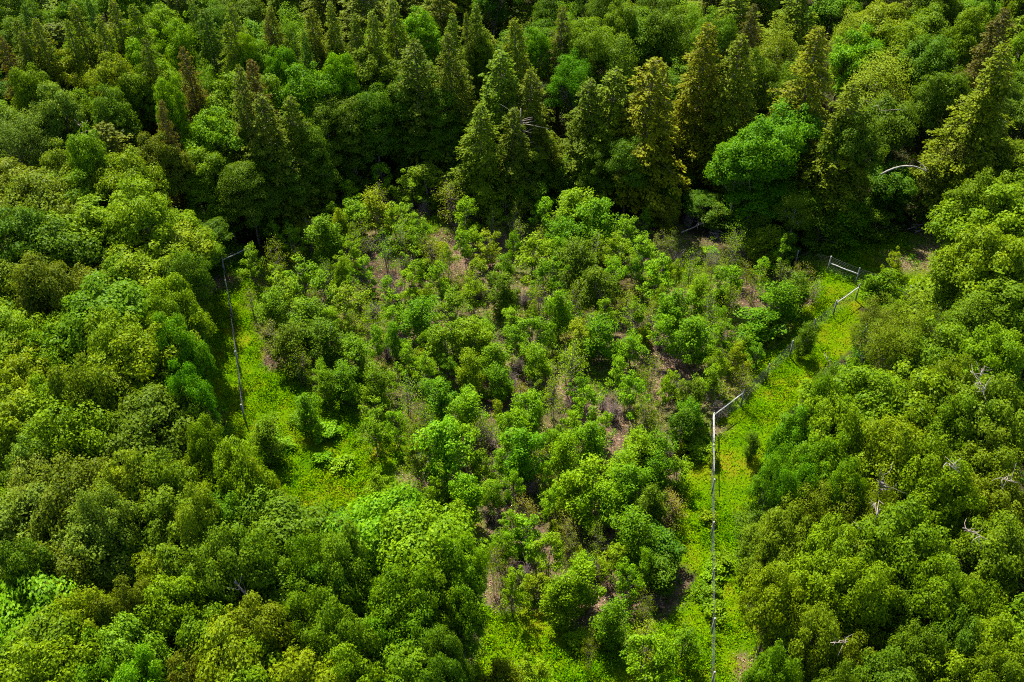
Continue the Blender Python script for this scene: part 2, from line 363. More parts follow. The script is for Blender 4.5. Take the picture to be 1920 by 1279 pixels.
n1, n2 = noise(.25), noise(3.0, 8, .75)
forest = ramp(n2.outputs[0], [(.3, (.012, .012, .006)), (.7, (.040, .034, .016))])
grassc = ramp(n1.outputs[0], [(.35, (.03, .08, .001)), (.5, (.06, .11, .001)), (.65, (.11, .11, .004))])
litter = ramp(n2.outputs[0], [(.32, (.03, .021, .015)), (.5, (.10, .067, .044)), (.68, (.24, .16, .11))])
a1 = N(nt, 'ShaderNodeAttribute', attribute_name='grass'); a2 = N(nt, 'ShaderNodeAttribute', attribute_name='litter')
L.new(mix(a1.outputs['Fac'], mix(a2.outputs['Fac'], forest.outputs[0], litter.outputs[0]), grassc.outputs[0]), p.inputs['Base Color'])
p.inputs['Roughness'].default_value = .95; p.inputs['Specular IOR Level'].default_value = 0
bu = N(nt, 'ShaderNodeBump'); bu.inputs['Distance'].default_value = .12; L.new(n2.outputs[0], bu.inputs['Height']); L.new(bu.outputs[0], p.inputs['Normal'])
gm = mesh_np('ground', V, F, m, smooth=True)
gz, lz, _ = zones(V[:, 0], V[:, 1])
for nm, v in (('grass', gz), ('litter', lz)):
    a = gm.attributes.new(nm, 'FLOAT', 'POINT'); a.data.foreach_set('value', v.astype(np.float32))
tag(obj('ground', gm), 'forest floor with a mown grassy strip round the young trees', 'ground', kind='structure')

# grass, weeds and fallen leaves: nobody could count them
def scatter(n, box, fn):
    x = rng.uniform(box[0], box[1], n); y = rng.uniform(box[2], box[3], n); k = rng.uniform(0, 1, n) < fn(x, y); return x[k], y[k]
BOX = (-55, 75, 40, 150)
def cover_mat(name, els, trans):
    m, nt, p, out = new_mat(name); at = N(nt, 'ShaderNodeAttribute', attribute_name='tint')
    r = N(nt, 'ShaderNodeValToRGB'); nt.links.new(at.outputs['Fac'], r.inputs[0])
    while len(r.color_ramp.elements) < len(els): r.color_ramp.elements.new(.5)
    for e, (pp, c) in zip(r.color_ramp.elements, els): e.position = pp; e.color = (*c, 1)
    nt.links.new(r.outputs[0], p.inputs['Base Color']); p.inputs['Roughness'].default_value = .9; p.inputs['Specular IOR Level'].default_value = 0
    if trans:
        tr = N(nt, 'ShaderNodeBsdfTranslucent'); ms = N(nt, 'ShaderNodeMixShader'); ms.inputs[0].default_value = trans
        nt.links.new(r.outputs[0], tr.inputs[0]); nt.links.new(p.outputs[0], ms.inputs[1]); nt.links.new(tr.outputs[0], ms.inputs[2]); nt.links.new(ms.outputs[0], out.inputs[0])
    return m
gx, gy = scatter(700000, BOX, lambda x, y: zones(x, y)[0] * (.35 + .65 * vnoise(x, y, 1.3, 7)))
m_ = len(gx); lv = Leaves(rng, .10); hgt = rng.uniform(.03, .55, m_) * (.25 + 1.5 * vnoise(gx, gy, 1.6, 8) ** 2)
yel = vnoise(gx, gy, 6, 9) * .7 + vnoise(gx, gy, 1.7, 10) * .3
pxg, pyg, _f = pix(gx, gy, 0 * gx)
warm = np.clip((pxg - 800) / 500, 0, 1) * .22
lv.add(np.stack([gx, gy, tz(gx, gy) + hgt], 1), rng.normal(0, .6, (m_, 3)) + [0, 0, .8], .26, .35, tint=(yel * .5 + warm))
lv.t[0] = np.clip(lv.t[0], 0, 1)
wx, wy = scatter(75000, BOX, lambda x, y: zones(x, y)[0] * np.clip(vnoise(x, y, 2.6, 21) * 2.4 - .7, 0, 1)); wh = rng.uniform(.2, 1.0, len(wx))
kk = 20; cx = np.repeat(wx, kk) + rng.normal(0, .24, len(wx) * kk); cy = np.repeat(wy, kk) + rng.normal(0, .24, len(wx) * kk); ch_ = np.repeat(wh, kk) * rng.uniform(.3, 1, len(cx))
lv.add(np.stack([cx, cy, tz(cx, cy) + ch_], 1), rng.normal(0, .8, (len(cx), 3)) + [0, 0, .7], .22, .5, tint=np.repeat(np.clip(rng.uniform(-.05, .45, len(wx)) + vnoise(wx, wy, 5, 9) * .5 - .1, 0, 1), kk))
lv.t[1] = np.clip(lv.t[1], 0, 1)
GM = cover_mat('grass_and_weeds', [(0, (.045, .16, .001)), (.35, (.125, .26, .001)), (.65, (.175, .27, .001)), (1, (.25, .26, .002))], .35)
tag(obj('grass', lv.mesh('grass', GM)), 'rough green and yellowing grass along both fences', 'grass', kind='stuff')
lx, ly = scatter(420000, BOX, lambda x, y: np.clip(zones(x, y)[1], 0, 1) * .8)
lv = Leaves(rng); m_ = len(lx)
lv.add(np.stack([lx, ly, tz(lx, ly) + rng.uniform(.01, .08, m_)], 1), rng.normal(0, .35, (m_, 3)) + [0, 0, 1], .15, .7, tint=rng.uniform(0, 1, m_))
lv.t[0] = np.clip(lv.t[0], 0, 1)
LM = cover_mat('dead_leaves', [(0, (.04, .027, .02)), (.4, (.115, .068, .040)), (.8, (.21, .128, .078)), (1, (.33, .23, .15))], 0)
tag(obj('leaf_litter', lv.mesh('leaf_litter', LM)), 'pinkish tan dead leaves on the soil under the young trees', 'leaf litter', kind='stuff')
# low woodland undergrowth outside the clearing
ux, uy = scatter(560000, (-90, 95, 30, 200), lambda x, y: (1 - np.maximum(in_poly(WGR, x, y), in_poly(WENC, x, y))) * np.clip(vnoise(x, y, 4, 11) * 1.4 - .2, 0, 1))
lv = Leaves(rng); m_ = len(ux); uh = rng.uniform(.1, 1.0, m_) * (.3 + vnoise(ux, uy, 3, 12) * 1.3)
lv.add(np.stack([ux, uy, tz(ux, uy) + uh], 1), rng.normal(0, .4, (m_, 3)) + [0, 0, 1], .34, .7, tint=rng.uniform(0, .45, m_))
UM = cover_mat('undergrowth_leaves', [(0, (.03, .08, .012)), (.4, (.06, .13, .015)), (1, (.09, .15, .02))], .35)
lv.t[0] = np.clip(lv.t[0], 0, 1)
tag(obj('undergrowth', lv.mesh('undergrowth', UM)), 'low leafy undergrowth on the woodland floor', 'undergrowth', kind='stuff')


# ------------------------------------------------------------------ the woods, crown by crown as the photograph shows them: top pixel, crown width, kind and colour
WOODS = """
34 34 60 Ck;67 37 60 Co;141 7 60 Co;111 40 50 Co;175 30 60 Co;215 3 62 Co;249 7 60 Co;50 8 55 Cd;437 4 60 Co;387 15 60 Cd;427 47 60 Co;363 0 50 Cd;168 -8 50 Cd;4 70 50 Cr;20 66 55 Ck
275 72 55 Ck;350 85 52 Cr;290 195 44 Cr;437 120 78 Ck;467 112 60 Cr;490 172 90 Ck;540 178 74 Co;565 62 46 Cd;575 15 56 Ck;517 10 46 Ck;490 35 40 Cr;622 0 60 Co;365 150 66 As
310 20 84 Bb;332 34 80 Bb;236 50 84 Bb;262 66 80 Bb;135 66 84 Bb;50 112 80 Bm;135 97 100 By;200 108 92 Bl;295 118 84 Bb;243 126 76 Bm;85 165 92 Bg;150 165 84 Bm;202 172 92 Bd;312 155 66 Bb
385 124 66 Al;460 57 44 Lb;461 78 92 Bm;545 15 80 Al;525 85 66 Be;570 118 110 Be;605 50 90 Al;632 98 66 Bb;10 210 100 Ag;48 210 84 Ag;146 245 92 Bm;397 215 116 Bb;296 262 90 Bk;190 287 112 By;236 290 120 By
97 272 110 Bo;17 310 84 Bo;240 350 130 By;308 330 112 By;360 292 100 Bm;400 330 110 Bm;510 262 110 Ld 14;455 300 100 Ld 13
690 15 70 Co;735 0 60 Co;660 32 60 Ck;702 62 80 Ab;690 90 110 Bt;790 22 80 Bb;850 26 60 Co;780 72 104 Ck;845 60 74 Ck;905 8 50 Co;884 22 44 Ck;905 62 64 Bt;968 32 74 Co;938 95 106 Co;998 130 84 Ck;1052 20 60 Cr
1000 60 64 Be;1080 95 84 Le;1060 8 70 Ab;1110 42 100 Lt;1152 72 110 Lt;1200 20 110 Lt;1252 15 90 Bd;1172 0 80 Bt;1212 108 120 CG;1150 130 116 Co;1245 62 74 Co;1330 50 90 CG;1395 62 92 Co;1102 150 84 Ck
1417 0 50 Cr;1350 20 80 Lt;1300 8 80 Ab;1422 92 80 Bd;1470 40 92 Al;1540 50 112 CG;1500 102 80 At;1600 18 90 Al;1662 10 124 By;1620 52 110 Bb;1702 42 100 By;1650 108 150 Al;1762 72 110 Bd;1782 130 100 Bd
1752 18 110 Bm;1832 20 84 Bm;1890 15 80 Cr;1885 72 116 CG;1850 130 100 CG;1597 160 100 Co;1488 196 140 Be;1436 230 124 Be;1400 265 104 Be;1620 205 110 Bd;1668 184 110 Bd;1710 215 110 Bd
1580 322 74 Ag;1615 296 60 Ag;1552 345 74 Ag;1512 312 70 At;1782 224 100 Ag;1812 245 92 As;1890 272 110 Bo;1850 330 100 Bo;1870 365 120 By;700 165 92 Ld;652 180 100 Ld;605 200 100 Ld;575 240 90 Ld 14
755 150 90 Ld;830 165 96 Ld;1022 240 56 De 9;1058 282 62 De 8;1002 280 60 Ld 9;1242 290 64 De 8;1262 318 64 Db 7;1328 270 80 Ld 12;1182 255 84 Ld 13;1130 270 74 Ld 11;900 190 80 Co 17;960 200 70 Ck 16;860 230 80 Ld 9;780 235 80 Ld 9;700 240 80 Ld 8
420 355 80 Ld 8;375 370 90 Ld 11;60 335 112 Bo;120 330 110 Bm;20 398 100 Bd;165 380 112 By;88 420 96 Bd;22 486 104 Bo;72 476 96 Bk;110 505 96 Bk;250 405 122 By;262 470 124 By;312 425 92 Bd;350 440 96 Bm;228 485 104 Bm
322 520 104 By;182 545 110 Bm;122 582 110 By;62 612 104 By;198 592 110 By;252 620 120 By;14 590 90 By;304 560 90 Bm;328 600 90 Be;345 680 84 Be;48 672 112 By;132 682 112 Bo;212 684 124 By;290 650 92 Bm;100 730 100 By
318 650 80 Bm;325 735 80 Bd;270 752 124 Bk;28 760 110 By;92 770 122 By;162 752 110 By;200 725 92 Bo;366 780 80 Bm;10 690 90 By;60 840 110 Bg
42 872 120 Bg;100 892 112 Bk;212 872 124 Bl;292 862 120 Bt;162 912 104 Bg;432 842 122 By;470 862 84 By;372 832 104 Bl;250 962 112 Bl;172 990 104 Bg;482 930 116 Bt;562 955 104 Bt;302 940 112 Bt;332 1020 104 Bt
282 1042 116 By;420 1010 122 Bt;530 1052 112 Bt;100 1042 104 Bk;6 955 110 Bg;40 1010 104 Bd;62 1105 140 Bb;152 1112 120 By;60 1185 130 Bm;152 1192 120 Bb;40 1245 130 By;320 1104 112 By;242 1180 112 Bl;382 1150 104 Bm;472 1122 124 Bo
450 1202 122 By;552 1202 122 By;332 1242 112 Bk;642 1012 112 Bt;702 958 124 Bb;782 968 124 Bb;846 1010 104 Bb;662 1082 112 Bm;742 1052 124 Bm;822 1082 112 Bm;862 1110 84 Bm;622 1152 112 Bo;702 1152 112 Bm;782 1162 112 Bm
844 1165 92 Bd;652 1232 122 By;752 1250 122 Bm;846 1235 92 Bd;400 930 104 Bt;345 905 92 Bl;560 1010 92 Bm;470 1010 100 Bt;380 1060 100 Bm;230 1100 100 Bk;550 1120 100 Bo;600 1080 100 Bt;250 1260 112 Bb;480 1265 112 By;570 1265 112 By;150 1270 120 Bm
1872 420 122 By;1884 480 124 By;1852 440 100 By;1832 552 92 Ao;1722 560 104 Ao;1852 560 112 Ao;1700 610 104 Ao;1782 620 112 Bm;1882 622 116 By;1902 545 92 Bo;1650 560 92 Ak
1652 700 124 By;1732 700 124 By;1802 682 104 Bo;1858 702 124 Bo;1602 762 124 By;1702 782 132 By;1522 832 104 Be;1622 832 124 By;1752 822 112 By;1852 802 124 Bo;1562 922 112 Ao;1652 902 104 Ao;1792 882 124 By;1882 902 112 Bo
1452 982 108 Bo;1482 972 122 Bo;1542 982 122 By;1632 1000 104 Bo;1472 1062 122 By;1562 1062 132 By;1652 1062 122 By;1542 1152 112 Bo;1602 1202 112 Bo;1450 1192 92 Be;1702 1112 122 Bd;1782 1052 122 Bm;1802 1152 112 Bd
1882 1000 112 Bo;1852 1102 104 Bm;1882 1162 112 By;1782 1242 122 By;1892 1232 104 Bo;1684 1242 104 Bd;1702 960 112 Bm;1752 740 104 By;1820 750 100 Bo;1560 820 104 Bm;1470 1262 100 Bm;1560 1262 100 Bd;1740 1180 100 Bd
1552 700 70 Ad;1562 700 80 Bm;1568 742 88 Be;1498 782 88 Be;1472 845 84 Le;1522 872 88 Le;1590 880 90 Bm
1440 330 120 Be 9;1500 345 100 Be 8;1395 345 84 De 7;1600 375 96 De 7;1660 365 90 Dd 7;1550 400 96 Dd 6;1010 330 70 De 6;1085 320 80 Dd 6;860 300 70 Dd 6;600 330 84 Dd 6
"""
SMALL = """
1655 503 70 De;1690 466 50 Sy;1522 592 46 Dd;1606 660 52 Sb;1612 660 60 Sb;1640 600 66 Dm;1680 560 60 Dm;1706 540 46 Sy
1420 790 40 Dd;1340 850 30 Hm;490 780 80 Dm;520 820 56 Hb;570 735 60 Dm;612 800 62 Hb;640 862 56 Hb;700 880 66 Sb;600 850 44 Hb
1352 1040 54 Hm;1330 960 40 Hb;1342 1062 60 Hb;1328 1100 56 Hm;1345 1135 56 Hb;1300 800 60 Hb;1310 830 60 Hb;190 1130 36 SY;205 1165 34 SY;180 1185 30 SY;740 905 60 Sb;560 780 50 Hm;1090 1190 60 Hb;1000 1230 90 Sb;930 1240 80 Do
"""
for row in WOODS.replace('\n', ';').split(';'):
    if row.strip():
        q = row.split(); h = float(q[4]) if len(q) > 4 else None; X0, Y0, W0, K = int(q[0]), int(q[1]), int(q[2]), q[3]
        if K[0] in 'BL' and ((Y0 > 300 and (X0 < 290 or X0 > 1620)) or (Y0 > 880 and X0 < 840)): W0 = int(W0 * (1.08 + .60 * ((X0 * 7 + Y0 * 3) % 10) / 7))
        if h is None:            # a tree at the clearing's edge is only as tall as leaves its foot outside the clearing
            H1 = 18 if K[0] != 'C' else 16 + .085 * W0
            for t in [H1 - d * .8 for d in range(int((H1 - 6) / .8) + 1)]:
                h = t
                if not any(in_poly(P, np.array([gp(X0, Y0, t)[0]]), np.array([gp(X0, Y0, t)[1] - 2.0]))[0] for P in (WENC, WGR)): break
            if h == H1 and K[0] != 'C': h = None
            elif h < 9: print('EDGE', q, h)
        plant(X0, Y0, W0, K[0], K[1], h)
YOUNG = """
935 832 56 Sb;962 872 56 Sb;925 905 52 Se;950 990 60 Sb;926 1035 50 Ty;962 1062 60 Sb;905 835 50 Sm;800 905 50 Sb;770 870 50 Ty;1135 760 56 Sb;1110 790 50 Sb;1225 660 50 Ty;1250 700 46 Sb
610 408 80 De;545 420 60 Sb;575 405 56 To;510 440 56 To;650 330 56 Sb;712 292 52 Sb;765 315 70 Sb;805 306 92 Do;840 330 80 To;900 318 80 Db;870 360 70 Sb;945 345 60 Sb;975 330 50 Sb;1020 360 70 Sb;1080 348 90 Db;1120 380 90 De;1060 400 76 De
700 355 80 Sy;660 370 80 Sb;740 380 66 Sb;620 370 50 Sm;790 400 56 Sb;560 470 76 Sb;600 500 76 Sm;520 500 84 Sb;500 540 76 De;560 560 90 Dm;640 530 84 Sy;610 590 90 Dd;530 600 80 Dd;690 560 64 Tb
730 540 66 Sb;760 500 60 Sb;822 478 66 Sb;780 550 84 De;850 540 84 Sm;840 600 84 De;885 585 84 Db;940 500 70 Dd;950 470 50 Sm;1000 440 90 Sb;1090 440 90 Dd;1030 480 70 Sm;1130 500 76 Dd;1160 440 70 Sb;1180 400 66 Sb
1210 440 76 Sb;1240 480 80 Sb;1250 366 56 Dk;1322 488 50 Ty;1380 430 60 To;1440 420 76 Dm;1470 440 50 Sb;1470 520 90 De;1500 500 70 Dd;1430 540 100 De;1400 590 60 Sb;1270 540 80 De;1310 590 90 De;1250 580 70 Sb
1330 540 60 Tb;1200 560 70 Sm;1130 590 80 De;1090 590 70 Sy;1050 550 60 Db;1000 580 80 Sm;960 600 70 Sm;930 640 70 De;880 650 60 Db;1010 640 66 Db;1070 640 80 Ty;1160 660 66 Sb;1190 700 70 Sb;1300 700 60 Dd
660 620 80 Dm;700 600 50 Sb;640 680 70 De;700 680 70 Dm;600 690 50 Dm;760 640 60 Sb;760 700 66 Tb;800 660 66 Sb;820 700 80 De;880 720 80 Db;940 680 60 De;990 720 76 Db;1040 700 60 Ty;1100 720 76 Sb;1080 760 60 Sb
860 780 90 Sb;800 760 60 Tb;830 800 110 Db;960 760 70 Db;980 810 90 De;1060 800 70 Db;1110 800 70 De;900 770 60 To;1200 790 80 Db;1230 800 80 De;1240 850 70 De;1170 840 90 Db;1080 860 100 Db;1120 900 90 Db
1180 880 90 De;1200 950 100 De;1230 920 70 Dd;1040 900 60 Sb;880 890 70 Db;860 930 70 Sb;960 950 60 Sb;1000 950 90 Sb;1030 990 84 Sb;1090 1040 100 Db;1050 1080 80 Db;940 1010 60 To;1150 1120 80 De;1180 1050 60 Sb;1220 1180 110 Sb;1250 1200 80 Sb;1110 1180 40 To
820 860 60 Sb;780 820 66 Sm;740 760 60 Sb;700 770 70 Sm;1350 650 50 Sb;1360 600 60 Sm;1380 520 50 Ty;1280 760 60 Dd;1300 740 60 De;920 420 70 Sy;870 420 60 Sb;660 440 60 Sb;720 430 60 Tb;1010 520 70 To;1150 480 60 Sb
"""
def load(T, dense=False):
    for row in T.replace('\n', ';').split(';'):
        if row.strip():
            a, b, w, k = row.split(); w = int(w)
            h = None if k[0] == 'H' else RNG.uniform(.9, 1.12) * (5.0 + w * .028)
            plant(int(a), int(b), w, k[0], k[1], h)
load(SMALL); load(YOUNG)
# the gaps between them, by the same rule: nothing stands in the grass or on the bare patches
def free(x, y, r, k=.62): return all(math.hypot(x - q['x'], y - q['y']) > k * (r + q['r']) for q in reg)
def open_ground(x, y): return bool(in_poly(WGR, np.array([x]), np.array([y]))[0])
def in_log_gap(px, py): return 1268 < px < 1372 and 340 < py < 452
def in_enc(x, y): return bool(in_poly(WENC, np.array([x]), np.array([y]))[0])
def inpx(P, x, y): return bool(in_poly(P, np.array([float(x)]), np.array([float(y)]))[0])
for _ in range(3500):                                            # young trees
    px, py = RNG.uniform(460, 1540), RNG.uniform(340, 1200); h = RNG.uniform(4.2, 7)
    x, y, z = gp(px, py, h)
    if in_log_gap(px, py - 15) or not in_enc(x, y) or sum(q['name'] == 'young_tree' for q in reg) >= 296: continue
    if any(math.hypot(x - a, (y - b) * .8) < r * .62 for a, b, r in WT): continue
    r = RNG.uniform(1.1, 2.1)
    if not free(x, y, r, .70): continue
    f = pix(x, y, h)[2]
    plant(px, py, 2 * r * FPX / f, *(('T', RNG.choice('ooysb')) if RNG.random() < .42 else (RNG.choice('SSD'), RNG.choice('bbbbmye'))), h, at=(x, y, 0))
n_fill = 0
for _ in range(9000):                                            # woods
    x, y = RNG.uniform(-95, 95), RNG.uniform(22, 200); h = RNG.uniform(12, 17) * (1.2 if y > 150 else 1); r = RNG.uniform(3.2, 4.6)
    px, py, f = pix(x, y, h)
    if not (-40 < px < 1960 and -130 < py < 1330): continue
    if in_enc(x, y) or open_ground(x, y) or inpx(ENC, px, py) or inpx(GRASS, px, py): continue
    mx, my, _ = pix(x, y, h * .5)
    wp = r * FPX / f
    if any(inpx(P, mx + s * wp, my + t) for P in (ENC, GRASS) for s in (-.9, 0, .9) for t in (-20, 30)) and py > 430: continue
    if not free(x, y, r, .78): continue
    if n_fill > 82: break
    n_fill += 1
    if py < 330: k = RNG.choice(['Bd', 'Ck', 'Ld', 'Bm', 'Co'])
    elif px < 960: k = RNG.choice(['Bm', 'By', 'Bd', 'Bo'])
    else: k = RNG.choice(['Bm', 'Bo', 'Bd', 'Ao'])
    plant(px, py, wp * 2, k[0], k[1], h, at=(x, y, 0))

KINDS['U'] = ('understory_tree', DENSE, 7.0, 1.9); n_u = 0
for _ in range(30000):                                           # low leafy trees filling the edge of the woods down to the ground
    x, y = RNG.uniform(-70, 85), RNG.uniform(35, 165)
    if in_enc(x, y) or open_ground(x, y) or not (in_enc(x + RNG.uniform(-7, 7), y - RNG.uniform(0, 9)) or open_ground(x + RNG.uniform(-6, 6), y - RNG.uniform(0, 8))): continue
    h = RNG.uniform(4, 8); r = RNG.uniform(1.5, 2.6); px, py, f = pix(x, y, h)
    if not (0 < px < 1920 and 230 < py < 1250) or in_log_gap(px, py) or inpx(GRASS, px, py) or any(q['kind'] == 'U' and math.hypot(x - q['x'], y - q['y']) < 3.0 for q in reg): continue
    if n_u >= 75: break
    n_u += 1; plant(px, py, 2 * r * FPX / f, 'U', RNG.choice('ddmem'), h, at=(x, y, 0))
# lower the trees that would keep the sun off the ground the photograph shows in full light
for a, b in [(1320, 412), (1300, 428), (1345, 425), (1350, 438), (1770, 490), (1740, 497), (1795, 505), (1700, 480), (430, 565), (440, 640), (415, 640), (430, 700), (415, 690), (445, 740), (1560, 560), (1440, 700), (1530, 540), (1400, 880), (1400, 1000)]:
    x, y, z = gp(a, b, 0)
    for q in reg:
        if q['name'] not in ('broadleaf_tree', 'young_tree') + ( 'conifer_tree', 'understory_tree'): continue
        for _ in range(5):
            hit = False
            for k in range(1, 60):
                t = k * .4; X_, Y_, Z_ = x + sdir[0] * t, y + sdir[1] * t, z + sdir[2] * t; rel = (Z_ - q['o'].location.z) / q['h']
                if .3 < rel < 1.0 and math.hypot(X_ - q['x'], Y_ - q['y']) < q['r'] * (1.0 if q['kind'] != 'C' else 1.25 * (1 - rel) + .1) * (.95 if rel < .8 else .6): hit = True; break
            if not hit or q['h'] < 5: break
            q['h'] *= .82; q['o'].scale.z *= .82; q['o'].scale.x *= .97; q['o'].scale.y *= .97; q['r'] *= .97
# woods beyond the frame: one mass, never seen tree by tree
src = bpy.data.collections.new('woods_source')
for me, c in [(BROAD[0][0], 'm'), (BROAD[1][0], 'y'), (LAYER[0][0], 'd'), (CON[0][0], 'o'), (CON[1][0], 'k'), (BROAD[3][0], 'o')]:
    o = bpy.data.objects.new('crown_source', me); o.color = (*PAL[c][1], 1); src.objects.link(o)
pts = []
for _ in range(9000):
    x, y = RNG.uniform(-210, 210), RNG.uniform(-70, 300)
    px, py, f = pix(x, y, 16)
    q0 = pix(x, y, 20); q1 = pix(x, y, 2)
    if f > 5 and not (px < -40 or px > 1960 or q1[1] < -10 or q0[1] > 1345): continue
    if math.hypot(x, y + 5) < 8: pass
    if in_enc(x, y) or open_ground(x, y): continue
    if any(math.hypot(x - a, y - b) < 7 for a, b in pts) or not free(x, y, 4.5, .7): continue
    pts.append((x, y))
me = bpy.data.meshes.new('surrounding_woods'); me.from_pydata([(x, y, float(tz(x, y))) for x, y in pts], [], [])
wo = obj('surrounding_woods', me); tag(wo, 'unbroken mass of woodland continuing all round', 'woods', kind='stuff')
ng = bpy.data.node_groups.new('woods', 'GeometryNodeTree')
ng.interface.new_socket('Geometry', in_out='INPUT', socket_type='NodeSocketGeometry'); ng.interface.new_socket('Geometry', in_out='OUTPUT', socket_type='NodeSocketGeometry')
gi = ng.nodes.new('NodeGroupInput'); go = ng.nodes.new('NodeGroupOutput'); ci = ng.nodes.new('GeometryNodeCollectionInfo'); ip = ng.nodes.new('GeometryNodeInstanceOnPoints'); rv = ng.nodes.new('FunctionNodeRandomValue'); rv2 = ng.nodes.new('FunctionNodeRandomValue')
ci.inputs['Collection'].default_value = src; ci.inputs['Separate Children'].default_value = True; ci.inputs['Reset Children'].default_value = True
ip.inputs['Pick Instance'].default_value = True
rv.data_type = 'FLOAT_VECTOR'; rv.inputs[0].default_value = (0, 0, 0); rv.inputs[1].default_value = (0, 0, 6.28)
rv2.data_type = 'FLOAT'; rv2.inputs[2].default_value = .75; rv2.inputs[3].default_value = 1.1
ng.links.new(gi.outputs[0], ip.inputs['Points']); ng.links.new(ci.outputs[0], ip.inputs['Instance']); ng.links.new(rv.outputs[0], ip.inputs['Rotation']); ng.links.new(rv2.outputs[1], ip.inputs['Scale']); ng.links.new(ip.outputs[0], go.inputs[0])
wo.modifiers.new('woods', 'NODES').node_group = ng; wo.color = (*PAL['m'][1], 1)

# ------------------------------------------------------------------ bare brush in the gaps
BRUSH = [(1215, 620), (1235, 655), (1190, 600), (650, 520), (680, 550), (660, 490), (545, 610), (570, 640), (840, 700), (870, 690), (900, 810), (920, 840), (1130, 770), (1150, 790), (1020, 570), (1140, 990), (1115, 985), (930, 1060), (960, 1080), (780, 880), (1270, 690), (1140, 540), (1260, 740), (1290, 425), (1250, 430), (940, 360), (690, 320), (1230, 1140), (1100, 1000), (720, 470), (860, 440), (1175, 620), (1350, 640), (1165, 1010)]
for _ in range(400):
    a, b = RNG.uniform(520, 1480), RNG.uniform(400, 1130); x, y, z = gp(a, b, 0)
    if in_enc(x, y) and all(math.hypot(a - c, b - d) > 28 for c, d in BRUSH) and len(BRUSH) < 100: BRUSH.append((a, b))
for i in range(110):                                             # low leafy growth between the young trees
    a, b = RNG.uniform(500, 1500), RNG.uniform(400, 1200); x, y, z = gp(a, b, 1)
    if in_enc(x, y): plant(a, b, RNG.uniform(26, 46), 'H', RNG.choice('bbmyo'), RNG.uniform(.9, 2.2))
for i, (a, b) in enumerate(BRUSH):
    x, y, z = gp(a, b, 0)
    o = bpy.data.objects.new('bare_shrub', BARE[i % 3]); C.objects.link(o); o.location = (x, y, z); s = RNG.uniform(.75, 1.15)
    o.scale = (s, s, s * .95); o.rotation_euler = (0, 0, RNG.uniform(0, 6.28))
    reg.append(dict(o=o, kind='N', col='', px=a, py=b - 20, w=34, h=2, x=x, y=y, r=1, name='bare_shrub'))

# ------------------------------------------------------------------ dead wood
def dead(name, mat, loc, paths, label, cat, group=None):
    tb = Tubes()
    for pts, r0, r1 in paths: tb.add(np.array(pts, float), np.linspace(r0, r1, len(pts)), 7)
    o = obj(name, tb.mesh(name, mat)); o.location = loc; tag(o, label, cat, group); return o
def log_px(p0, p1, h0, h1, r0, r1, label, name='fallen_log', mat=None, cat='fallen log', twigs=0, bend=.04, seed=0, group=None, mid=None):
    rg = np.random.default_rng(seed + int(p0[0])); A = np.array(gp(*p0, h0)); B = np.array(gp(*p1, h1))
    pts = limb(A, B, rg, 9, bend)
    if mid is not None:
        t = np.linspace(0, 1, 9)[:, None]; M = np.array(gp(*mid[:2], mid[2])); pts = (1 - t) ** 2 * A + 2 * t * (1 - t) * (2 * M - (A + B) / 2) + t ** 2 * B
    L = [(pts - A, r0, r1)]
    for k in range(twigs):
        j = rg.integers(2, 9); s = pts[j] - A; d = rg.normal(0, 1, 3); d[2] = abs(d[2]) * .6
        e = s + norm(d) * np.linalg.norm(B - A) * rg.uniform(.08, .28); l = limb(s, e, rg, 5, .15); L.append((l, r1 * 1.2 + .015, .012))
        for q in range(2): s2 = l[rg.integers(2, 5)]; L.append((limb(s2, s2 + rg.normal(0, .5, 3), rg, 4, .15), .025, .01))
    return dead(name, mat or M_DEAD, tuple(A), L, label, cat, group)
log_px((1356, 415), (1302, 372), .5, 3.2, .17, .06, 'longest bleached log slanting up out of the deadfall behind the young trees', twigs=6)
log_px((1277, 436), (1318, 418), .3, 1.5, .11, .05, 'thin pale log at the left foot of the deadfall, over dark brush', twigs=4)
log_px((1316, 418), (1302, 388), .3, 2.0, .10, .04, 'short grey log standing nearly upright in the middle of the deadfall', twigs=4)
log_px((1358, 437), (1330, 427), .2, 1.0, .12, .05, 'lowest tan log at the right foot of the deadfall', twigs=5)
log_px((1354, 440), (1332, 436), .15, .5, .09, .05, 'short tan log lying just below the lowest right log of the deadfall', twigs=3)
log_px((1348, 420), (1340, 427), .3, 1.2, .08, .03, 'small forked branch caught between the logs of the deadfall', name='fallen_branch', cat='fallen branch', twigs=4)
log_px((1334, 450), (1350, 443), .1, .5, .08, .04, 'foremost thin stick of the deadfall, half in young leaves', name='fallen_branch', cat='fallen branch', twigs=3)
log_px((1652, 327), (1737, 322), 9.0, 9.0, .13, .07, 'pale arched birch trunk bowed over the dark gap in the woods', name='bent_trunk', mat=M_PALE, cat='bent trunk', mid=(1698, 311, 10.5), twigs=2)
log_px((1733, 408), (1752, 358), 0, 5.5, .12, .08, 'slim upright pale stem rising from the red-brown brush pile', name='bare_tree', mat=M_PALE, cat='bare tree')
log_px((1768, 420), (1776, 385), 0, 5.0, .13, .09, 'slim pale stem just right of the one over the brush pile', name='bare_tree', mat=M_PALE, cat='bare tree')
for i, (a, b, c, d) in enumerate([(1738, 418, 1758, 408), (1745, 425, 1765, 412), (1700, 430, 1735, 418), (1752, 430, 1775, 424), (1715, 436, 1745, 428)]):
    log_px((a, b), (c, d), .2, .8, .06, .02, ['uppermost', 'second highest', 'leftmost', 'lowest right', 'lowest left'][i] + ' reddish branch of the brush pile at the right clearing edge', name='fallen_branch', cat='fallen branch', twigs=6)
